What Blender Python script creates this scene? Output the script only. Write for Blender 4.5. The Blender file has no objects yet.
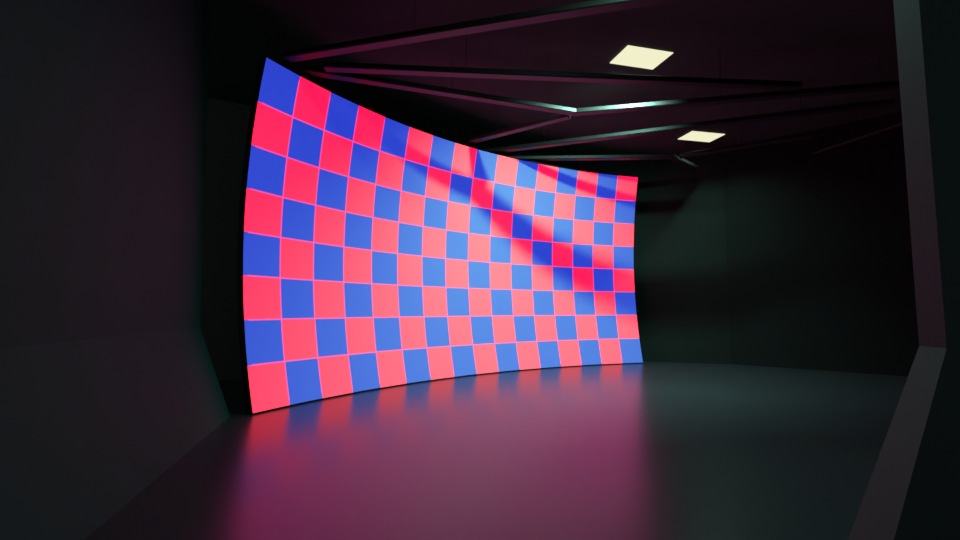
import bpy, bmesh, math
from mathutils import Vector
S = bpy.context.scene
COL = S.collection
PI = math.pi

# ------------------------------------------------------------------ helpers
def link(name, bm, mat, parent=None, smooth=False):
    me = bpy.data.meshes.new(name)
    bmesh.ops.recalc_face_normals(bm, faces=bm.faces[:])
    bm.to_mesh(me); bm.free()
    if smooth:
        for p in me.polygons: p.use_smooth = True
    o = bpy.data.objects.new(name, me)
    me.materials.append(mat)
    COL.objects.link(o)
    if parent: o.parent = parent
    return o

def tag(o, label, cat, group=None):
    o['label'] = label; o['category'] = cat
    if group: o['group'] = group
    return o

def thing(name, label, cat, loc=(0, 0, 0), rotz=0.0, group=None):
    o = bpy.data.objects.new(name, None)
    o.empty_display_size = 0.2
    COL.objects.link(o)
    o.location = loc; o.rotation_euler = (0, 0, rotz)
    return tag(o, label, cat, group)

def struct(name, bm, mat, label=None):
    o = link(name, bm, mat)
    o['kind'] = 'structure'
    if label: o['label'] = label; o['category'] = name.split('_')[0]
    return o

def box(bm, x0, x1, y0, y1, z0, z1):
    v = [bm.verts.new((x, y, z)) for z in (z0, z1) for x, y in ((x0, y0), (x1, y0), (x1, y1), (x0, y1))]
    for f in ((3, 2, 1, 0), (4, 5, 6, 7), (0, 1, 5, 4), (1, 2, 6, 5), (2, 3, 7, 6), (3, 0, 4, 7)):
        bm.faces.new([v[i] for i in f])

def prism(bm, pts, z0, z1):
    """closed outline in plan, extruded upwards"""
    n = len(pts)
    a = [bm.verts.new((x, y, z0)) for x, y in pts]
    b = [bm.verts.new((x, y, z1)) for x, y in pts]
    bm.faces.new(a[::-1]); bm.faces.new(b)
    for i in range(n):
        j = (i + 1) % n
        bm.faces.new((a[i], a[j], b[j], b[i]))

def loft(bm, rings, caps=True):
    rs = [[bm.verts.new(p) for p in r] for r in rings]
    n = len(rs[0])
    for a, b in zip(rs, rs[1:]):
        for i in range(n):
            j = (i + 1) % n
            bm.faces.new((a[i], a[j], b[j], b[i]))
    if caps:
        bm.faces.new(rs[0][::-1]); bm.faces.new(rs[-1])

def bevel(bm, w, seg=2):
    bmesh.ops.bevel(bm, geom=bm.edges[:] , offset=w, segments=seg, affect='EDGES', profile=0.5)

# ---------------------------------------------------------------- materials
def principled(name, col, rough=0.6, spec=0.5, metal=0.0, noise=None):
    m = bpy.data.materials.new(name); m.use_nodes = True
    nt = m.node_tree; b = nt.nodes['Principled BSDF']
    b.inputs['Base Color'].default_value = (*col, 1)
    b.inputs['Roughness'].default_value = rough
    b.inputs['Specular IOR Level'].default_value = spec
    b.inputs['Metallic'].default_value = metal
    if noise:
        scale, amt, bump = noise
        tc = nt.nodes.new('ShaderNodeTexCoord')
        nz = nt.nodes.new('ShaderNodeTexNoise'); nz.inputs['Scale'].default_value = scale
        nz.inputs['Detail'].default_value = 5
        nt.links.new(tc.outputs['Object'], nz.inputs['Vector'])
        mr = nt.nodes.new('ShaderNodeMapRange')
        mr.inputs['To Min'].default_value = 1 - amt; mr.inputs['To Max'].default_value = 1 + amt
        nt.links.new(nz.outputs['Fac'], mr.inputs['Value'])
        mx = nt.nodes.new('ShaderNodeVectorMath'); mx.operation = 'SCALE'
        mx.inputs[0].default_value = col
        nt.links.new(mr.outputs['Result'], mx.inputs['Scale'])
        nt.links.new(mx.outputs['Vector'], b.inputs['Base Color'])
        if bump:
            bp = nt.nodes.new('ShaderNodeBump'); bp.inputs['Strength'].default_value = bump
            bp.inputs['Distance'].default_value = 0.004
            nt.links.new(nz.outputs['Fac'], bp.inputs['Height'])
            nt.links.new(bp.outputs['Normal'], b.inputs['Normal'])
    return m

def screen_material():
    m = bpy.data.materials.new('led_checker_display'); m.use_nodes = True
    nt = m.node_tree; N = nt.nodes.new; L = nt.links.new
    b = nt.nodes['Principled BSDF']
    b.inputs['Base Color'].default_value = (0.30, 0.34, 0.35, 1)
    b.inputs['Roughness'].default_value = 0.6
    b.inputs['Specular IOR Level'].default_value = 0.15
    uv = N('ShaderNodeUVMap'); uv.uv_map = 'tiles'
    sep = N('ShaderNodeSeparateXYZ'); L(uv.outputs['UV'], sep.inputs[0])
    def math_(op, a, bb=None):
        n = N('ShaderNodeMath'); n.operation = op
        for i, q in enumerate((a, bb)):
            if q is None: continue
            if isinstance(q, (int, float)): n.inputs[i].default_value = q
            else: L(q, n.inputs[i])
        return n.outputs[0]
    u, v = sep.outputs['X'], sep.outputs['Y']
    par = math_('MODULO', math_('ADD', math_('FLOOR', u), math_('FLOOR', v)), 2)
    # thin magenta seams where two tiles of the test pattern meet
    def edge(t):
        f = math_('FRACT', t)
        return math_('MINIMUM', f, math_('SUBTRACT', 1, f))
    seam = math_('LESS_THAN', math_('MINIMUM', edge(u), edge(v)), SEAM)
    inside = math_('MULTIPLY',
                   math_('MULTIPLY', math_('GREATER_THAN', u, 0.1), math_('LESS_THAN', u, 15.9)),
                   math_('MULTIPLY', math_('GREATER_THAN', v, 0.1), math_('LESS_THAN', v, 7.9)))
    seam = math_('MULTIPLY', seam, inside)
    c1 = N('ShaderNodeMix'); c1.data_type = 'RGBA'
    c1.inputs['A'].default_value = (*RED, 1); c1.inputs['B'].default_value = (*BLUE, 1)
    L(par, c1.inputs['Factor'])
    c2 = N('ShaderNodeMix'); c2.data_type = 'RGBA'
    c2.inputs['B'].default_value = (*PINK, 1)
    L(c1.outputs['Result'], c2.inputs['A']); L(seam, c2.inputs['Factor'])
    L(c2.outputs['Result'], b.inputs['Emission Color'])
    b.inputs['Emission Strength'].default_value = 1.0
    return m

def emitter(name, col, strength):
    m = bpy.data.materials.new(name); m.use_nodes = True
    nt = m.node_tree; b = nt.nodes['Principled BSDF']
    b.inputs['Base Color'].default_value = (0.004, 0.004, 0.004, 1)
    b.inputs['Specular IOR Level'].default_value = 0.0
    b.inputs['Emission Color'].default_value = (*col, 1)
    b.inputs['Emission Strength'].default_value = strength
    return m

SEAM = 0.018
RED, BLUE, PINK = (1.75, 0.003, 0.095), (0.010, 0.044, 0.61), (1.0, 0.06, 0.42)
M = {
    'screen': screen_material(),
    'black': principled('black_powder_coat', (0.012, 0.012, 0.012), 0.6, 0.2),
    'floor': principled('dark_sealed_floor', (0.044, 0.045, 0.055), 0.29, 0.58, noise=(9.0, 0.10, 0.02)),
    'wall': principled('dark_teal_wall_paint', (0.019, 0.062, 0.060), 0.8, 0.25, noise=(3.0, 0.12, 0.0)),
    'recess': principled('grey_back_wall_paint', (0.20, 0.20, 0.20), 0.9, 0.1),
    'backwall': principled('black_wall_paint', (0.018, 0.022, 0.021), 0.8, 0.2, noise=(3.0, 0.12, 0.0)),
    'cornerwall': principled('black_corner_paint', (0.014, 0.019, 0.018), 0.9, 0.1),
    'ceiling': principled('black_ceiling_paint', (0.06, 0.07, 0.065), 0.95, 0.0, noise=(2.0, 0.1, 0.0)),
    'beam': principled('dark_grey_steel', (0.016, 0.012, 0.014), 0.5, 0.45),
    'trim': principled('grey_edge_paint', (0.058, 0.084, 0.085), 0.7, 0.3),
    'lampframe': principled('lamp_frame_black', (0.02, 0.02, 0.02), 0.6, 0.2),
    'lamp': emitter('lamp_diffuser', (0.89, 0.87, 0.60), 1.0),
}

# ---------------------------------------------------------------- dimensions
LIFT = 0.02                      # screen stands on a thin plinth
PITCH, CAMH = 0.0828, 1.1119 + LIFT
CEIL = 4.61
WIDTH, HIGH, THETA, BULGE = 8.0, 4.0, math.radians(50), 0.252
MID, YAW = Vector((-0.0529, 8.4511)), 0.7039

def screen_pt(s, v, back=0.0):
    """s 0..1 left to right, v 0..1 bottom to top, back = metres behind the face"""
    R = WIDTH / THETA
    a = (s - 0.5) * THETA
    d = BULGE * 4 * v * (1 - v)
    rr = R + d + back
    lx, ly = rr * math.sin(a), -R + rr * math.cos(a)
    return (MID.x + lx * math.cos(YAW) - ly * math.sin(YAW),
            MID.y + lx * math.sin(YAW) + ly * math.cos(YAW),
            LIFT + HIGH * v)

# ------------------------------------------------------------------- camera
cam = bpy.data.cameras.new('camera'); cam.lens = 18; cam.sensor_width = 36; cam.clip_start = 0.05
co = bpy.data.objects.new('camera', cam); COL.objects.link(co)
co.location = (0, 0, CAMH); co.rotation_euler = (PI / 2 + PITCH, 0, 0)
S.camera = co

# --------------------------------------------------------------- video wall
base = screen_pt(0.5, 0)
vw = thing('curved_screen', 'tall curved video wall glowing with a red and blue checkerboard', 'screen', (base[0], base[1], 0))
inv = Vector((-base[0], -base[1], 0))
def shell(bm, nu, nv, b0, b1, v0=0.0, v1=1.0, uv=False):
    def P(s, v, b): return Vector(screen_pt(s, v, b)) + inv
    lay = bm.loops.layers.uv.new('tiles') if uv else None
    F = [[bm.verts.new(P(i / nu, v0 + (v1 - v0) * j / nv, b0)) for j in range(nv + 1)] for i in range(nu + 1)]
    B = [[bm.verts.new(P(i / nu, v0 + (v1 - v0) * j / nv, b1)) for j in range(nv + 1)] for i in range(nu + 1)]
    for i in range(nu):
        for j in range(nv):
            f = bm.faces.new((F[i][j], F[i + 1][j], F[i + 1][j + 1], F[i][j + 1]))
            if uv:
                for l, (a, c) in zip(f.loops, ((i, j), (i + 1, j), (i + 1, j + 1), (i, j + 1))):
                    l[lay].uv = (16 * a / nu, 8 * c / nv)
            bm.faces.new((B[i][j], B[i][j + 1], B[i + 1][j + 1], B[i + 1][j]))
    for i in range(nu):
        bm.faces.new((F[i][0], B[i][0], B[i + 1][0], F[i + 1][0]))
        bm.faces.new((F[i][nv], F[i + 1][nv], B[i + 1][nv], B[i][nv]))
    for j in range(nv):
        bm.faces.new((F[0][j], F[0][j + 1], B[0][j + 1], B[0][j]))
        bm.faces.new((F[nu][j], B[nu][j], B[nu][j + 1], F[nu][j + 1]))
# the lit face: an open curved sheet carried by the cabinet right behind it
bm = bmesh.new()
lay = bm.loops.layers.uv.new('tiles')
nu, nv = 64, 32
G = [[bm.verts.new(Vector(screen_pt(i / nu, j / nv)) + inv) for j in range(nv + 1)] for i in range(nu + 1)]
for i in range(nu):
    for j in range(nv):
        f = bm.faces.new((G[i][j], G[i + 1][j], G[i + 1][j + 1], G[i][j + 1]))
        for l, (a, c) in zip(f.loops, ((i, j), (i + 1, j), (i + 1, j + 1), (i, j + 1))):
            l[lay].uv = (16 * a / nu, 8 * c / nv)
me = bpy.data.meshes.new('display'); bm.to_mesh(me); bm.free()
for p in me.polygons: p.use_smooth = True
me.materials.append(M['screen'])
disp = bpy.data.objects.new('display', me); COL.objects.link(disp); disp.parent = vw
disp['label'] = 'glowing red and blue chequered display face'
bm = bmesh.new(); shell(bm, 32, 16, 0.004, 0.10); cab = link('cabinet', bm, M['black'], vw)
bm = bmesh.new()
n = 32
ring = []
for i in range(n + 1):
    p0 = Vector(screen_pt(i / n, 0, 0.0)) + inv; p1 = Vector(screen_pt(i / n, 0, 0.10)) + inv
    ring.append([(p0.x, p0.y, 0), (p1.x, p1.y, 0), (p1.x, p1.y, LIFT), (p0.x, p0.y, LIFT)])
loft(bm, ring); link('plinth', bm, M['black'], vw)

# ------------------------------------------------------------------- setting
bm = bmesh.new(); box(bm, -6, 10, -1.5, 13, -0.12, 0.0); struct('floor', bm, M['floor'])
bm = bmesh.new(); box(bm, -6, 10, -1.5, 13, CEIL, CEIL + 0.12); struct('ceiling', bm, M['ceiling'])

# left wall: sloped foot up to 0.95 m, upright above, ends beside the screen
def left_ring(t):
    # t metres along the wall from the point beside the screen, towards the viewer
    d = Vector((0.2495, -0.9684)); n = Vector((-0.9684, -0.2495))   # n points out of the room
    p = Vector((-2.665, 5.23)) + d * t
    def at(off, z): q = p + n * off; return (q.x, q.y, z)
    return [at(0, 0.0), at(0.33, 0.95), at(0.38, CEIL), at(1.0, CEIL), at(1.0, 0.0)]
bm = bmesh.new(); loft(bm, [left_ring(0), left_ring(7.0)]); struct('wall_left', bm, M['wall'])

def wall_seg(name, a, b, t=0.2, mat=None):
    """upright wall, its inner face runs a -> b, room on the right-hand side of a -> b"""
    a, b = Vector(a), Vector(b); d = (b - a).normalized(); n = Vector((-d.y, d.x)) * t
    bm = bmesh.new(); prism(bm, [a, b, b + n, a + n], 0.0, CEIL)
    return struct(name, bm, mat or M['wall'])
wall_seg('wall_behind', (-5.2, 7.2), (2.9, 12.0), mat=M['recess'])
wall_seg('wall_back', (3.42, 10.75), (5.25, 10.15), mat=M['backwall'])
wall_seg('wall_corner', (5.25, 10.15), (8.2, 7.5), mat=M['cornerwall'])
wall_seg('wall_far_right', (8.2, 7.5), (8.2, 2.4), mat=M['backwall'])

# right wing wall with its bevelled end and sloped foot
XE = 2.084
def wing_ring(y, foot, yf):
    return [(foot, yf, 0.0), (XE, y, 0.96), (XE, y, CEIL), (8.2, y, CEIL), (8.2, y, 0.96), (8.2, yf, 0.0)]
bm = bmesh.new(); loft(bm, [wing_ring(2.165, 1.655, 2.08), wing_ring(2.30, 1.655, 2.30)]); struct('wall_right', bm, M['trim'])

# --------------------------------------------------------------- ceiling rig
ZB = 4.10                         # underside of the beams
def beam(label, pts, w=0.14, h=0.075, hang=(), span=None):
    # span: build only this stretch of the line, its ends mitred to meet the neighbour
    o3 = Vector((pts[0][0], pts[0][1], ZB))
    t = thing('truss_bar', label, 'beam', o3, 0, 'steel beams under the ceiling')
    P = [Vector(p) for p in pts]
    rings = []
    for i, p in enumerate(P):
        ds = []
        if i > 0: ds.append((P[i] - P[i - 1]).normalized())
        if i < len(P) - 1: ds.append((P[i + 1] - P[i]).normalized())
        d = sum(ds, Vector((0, 0))).normalized()
        k = 1.0 / max(0.5, d.dot(ds[0]))
        nn = Vector((-d.y, d.x)) * (w / 2 * k)
        a, b = p - nn, p + nn
        c = 0.012
        a2, b2 = p - nn * (1 - 2 * c / w), p + nn * (1 - 2 * c / w)
        rings.append([Vector((q.x, q.y, z)) - o3 for q, z in
                      ((a2, ZB), (b2, ZB), (b, ZB + c), (b, ZB + h - c), (b2, ZB + h), (a2, ZB + h), (a, ZB + h - c), (a, ZB + c))])
    if span:
        rings = rings[span[0]:span[1] + 1]
    bm = bmesh.new(); loft(bm, rings); link('girder', bm, M['beam'], t)
    for (i, f) in hang:
        q = P[i].lerp(P[i + 1], f)
        bm = bmesh.new()
        bmesh.ops.create_cone(bm, cap_ends=True, segments=12, radius1=0.003, radius2=0.003, depth=CEIL - ZB - h)
        bmesh.ops.translate(bm, verts=bm.verts[:], vec=(q.x - o3.x, q.y - o3.y, (CEIL + ZB + h) / 2 - o3.z))
        link('suspension_cable', bm, M['black'], t, True)
    return t
beam('grey steel beam nearest the viewer, running along the top of the picture', [(-2.30, 5.50), (0.84, 4.63), (4.2, 3.75)], hang=((0, 0.5), (1, 0.5)))
beam('steel beam crossing just this side of the larger ceiling light', [(-1.92, 5.727), (1.57, 6.02), (4.3, 6.25)], hang=((0, 0.5), (1, 0.6)))
chev = [(-2.22, 5.80), (1.455, 7.10), (3.57, 6.65), (6.2, 6.08)]
beam('steel beam from the screen corner to the bright green bend', [chev[0], (1.452, 7.099), (1.452 + 2.115, 7.099 - 0.45)], hang=((0, 0.5),), span=(0, 1))
beam('steel beam with the brightest green glint, running right from the bend', [(1.459 - 3.675, 7.10 - 1.315), (1.459, 7.10)] + chev[2:], hang=((1, 0.95), (2, 0.7)), span=(1, 3))
beam('short steel beam from the bend of the glinting beam to the screen top', [(-0.75, 8.77), (1.375, 7.225)], hang=((0, 0.5),))
beam('steel beam passing this side of the smaller light, above screen centre', [(-0.25, 9.09), (3.31, 7.72), (6.0, 6.75)], hang=((0, 0.4), (1, 0.6)))
beam('bent steel beam with a short green glint below the smaller light', [(0.5, 9.36), (3.77, 9.24), (4.62, 10.02)], hang=((0, 0.4), (1, 0.6)))
beam('dim steel beam running right from below the smaller light', [(3.92, 9.2), (5.75, 8.1)], hang=((0, 0.5),))
beam('faint steel beam high in the dark far right corner', [(6.40, 9.0), (6.85, 7.4)], w=0.05, h=0.05, hang=((0, 0.5),))

# --------------------------------------------------------------------- lamps
ZL = CEIL - 0.03
LAMPCOL = (0.40, 1.0, 0.78)
def lamp(label, x, y, rot, sx, sy, light, aim):
    t = thing('panel_light', label, 'ceiling light', (x, y, ZL), rot, 'flat ceiling lights')
    bm = bmesh.new(); box(bm, -sx / 2, sx / 2, -sy / 2, sy / 2, 0, 0.012)
    link('diffuser', bm, M['lamp'], t)
    bm = bmesh.new(); box(bm, -sx / 2 + .01, sx / 2 - .01, -sy / 2 + .01, sy / 2 - .01, 0.012, CEIL - ZL)
    link('housing', bm, M['lampframe'], t)
    lo = bpy.data.objects.new('lamp_light', light); COL.objects.link(lo); lo.parent = t
    lo.location = (0, 0, -0.012)
    d = Vector((math.cos(-rot) * aim[0] - math.sin(-rot) * aim[1], math.sin(-rot) * aim[0] + math.cos(-rot) * aim[1], aim[2]))
    lo.rotation_euler = d.to_track_quat('-Z', 'Y').to_euler()
def spot(power, size, radius, col=LAMPCOL):
    l = bpy.data.lights.new('lamp_light', 'SPOT'); l.energy = power; l.color = col
    l.spot_size = math.radians(size); l.spot_blend = 1.0; l.shadow_soft_size = radius
    return l
def at_ceiling(u, v):            # plan position of a lamp, from its bearing
    k = ZL - CAMH
    return u * k, v * k
az, el = math.radians(110), math.radians(-56)
x, y = at_ceiling(0.642, 1.839)
lamp('larger pale yellow ceiling light panel, left of the two glowing ones', x, y, math.radians(15), 0.69, 0.46,
     spot(1080, 135, 0.06), (math.cos(az) * math.cos(el), math.sin(az) * math.cos(el), math.sin(el)))
x, y = at_ceiling(1.284, 2.714)
lamp('smaller pale yellow ceiling light farther back, right of the two', x, y, math.radians(13), 0.74, 0.45,
     spot(165, 128, 0.05), (0.15, -0.1, -1))
lamp('added pale yellow ceiling light out of view, to brighten left wall and right floor', 1.55, 3.5, math.radians(15), 0.69, 0.46,
     spot(200, 168, 0.05), (-0.1, 0.1, -1))  # added unseen lamp, brightens the left wall, right floor and wing wall end

# --------------------------------------------------------------------- world
w = bpy.data.worlds.new('dim_surroundings'); w.use_nodes = True; S.world = w
w.node_tree.nodes['Background'].inputs['Color'].default_value = (0.85, 1.0, 1.0, 1)
w.node_tree.nodes['Background'].inputs['Strength'].default_value = 0.08

S.view_settings.view_transform = 'Standard'; S.view_settings.look = 'None'
S.view_settings.exposure = 0.0; S.view_settings.gamma = 1.0
S.view_settings.use_curve_mapping = False
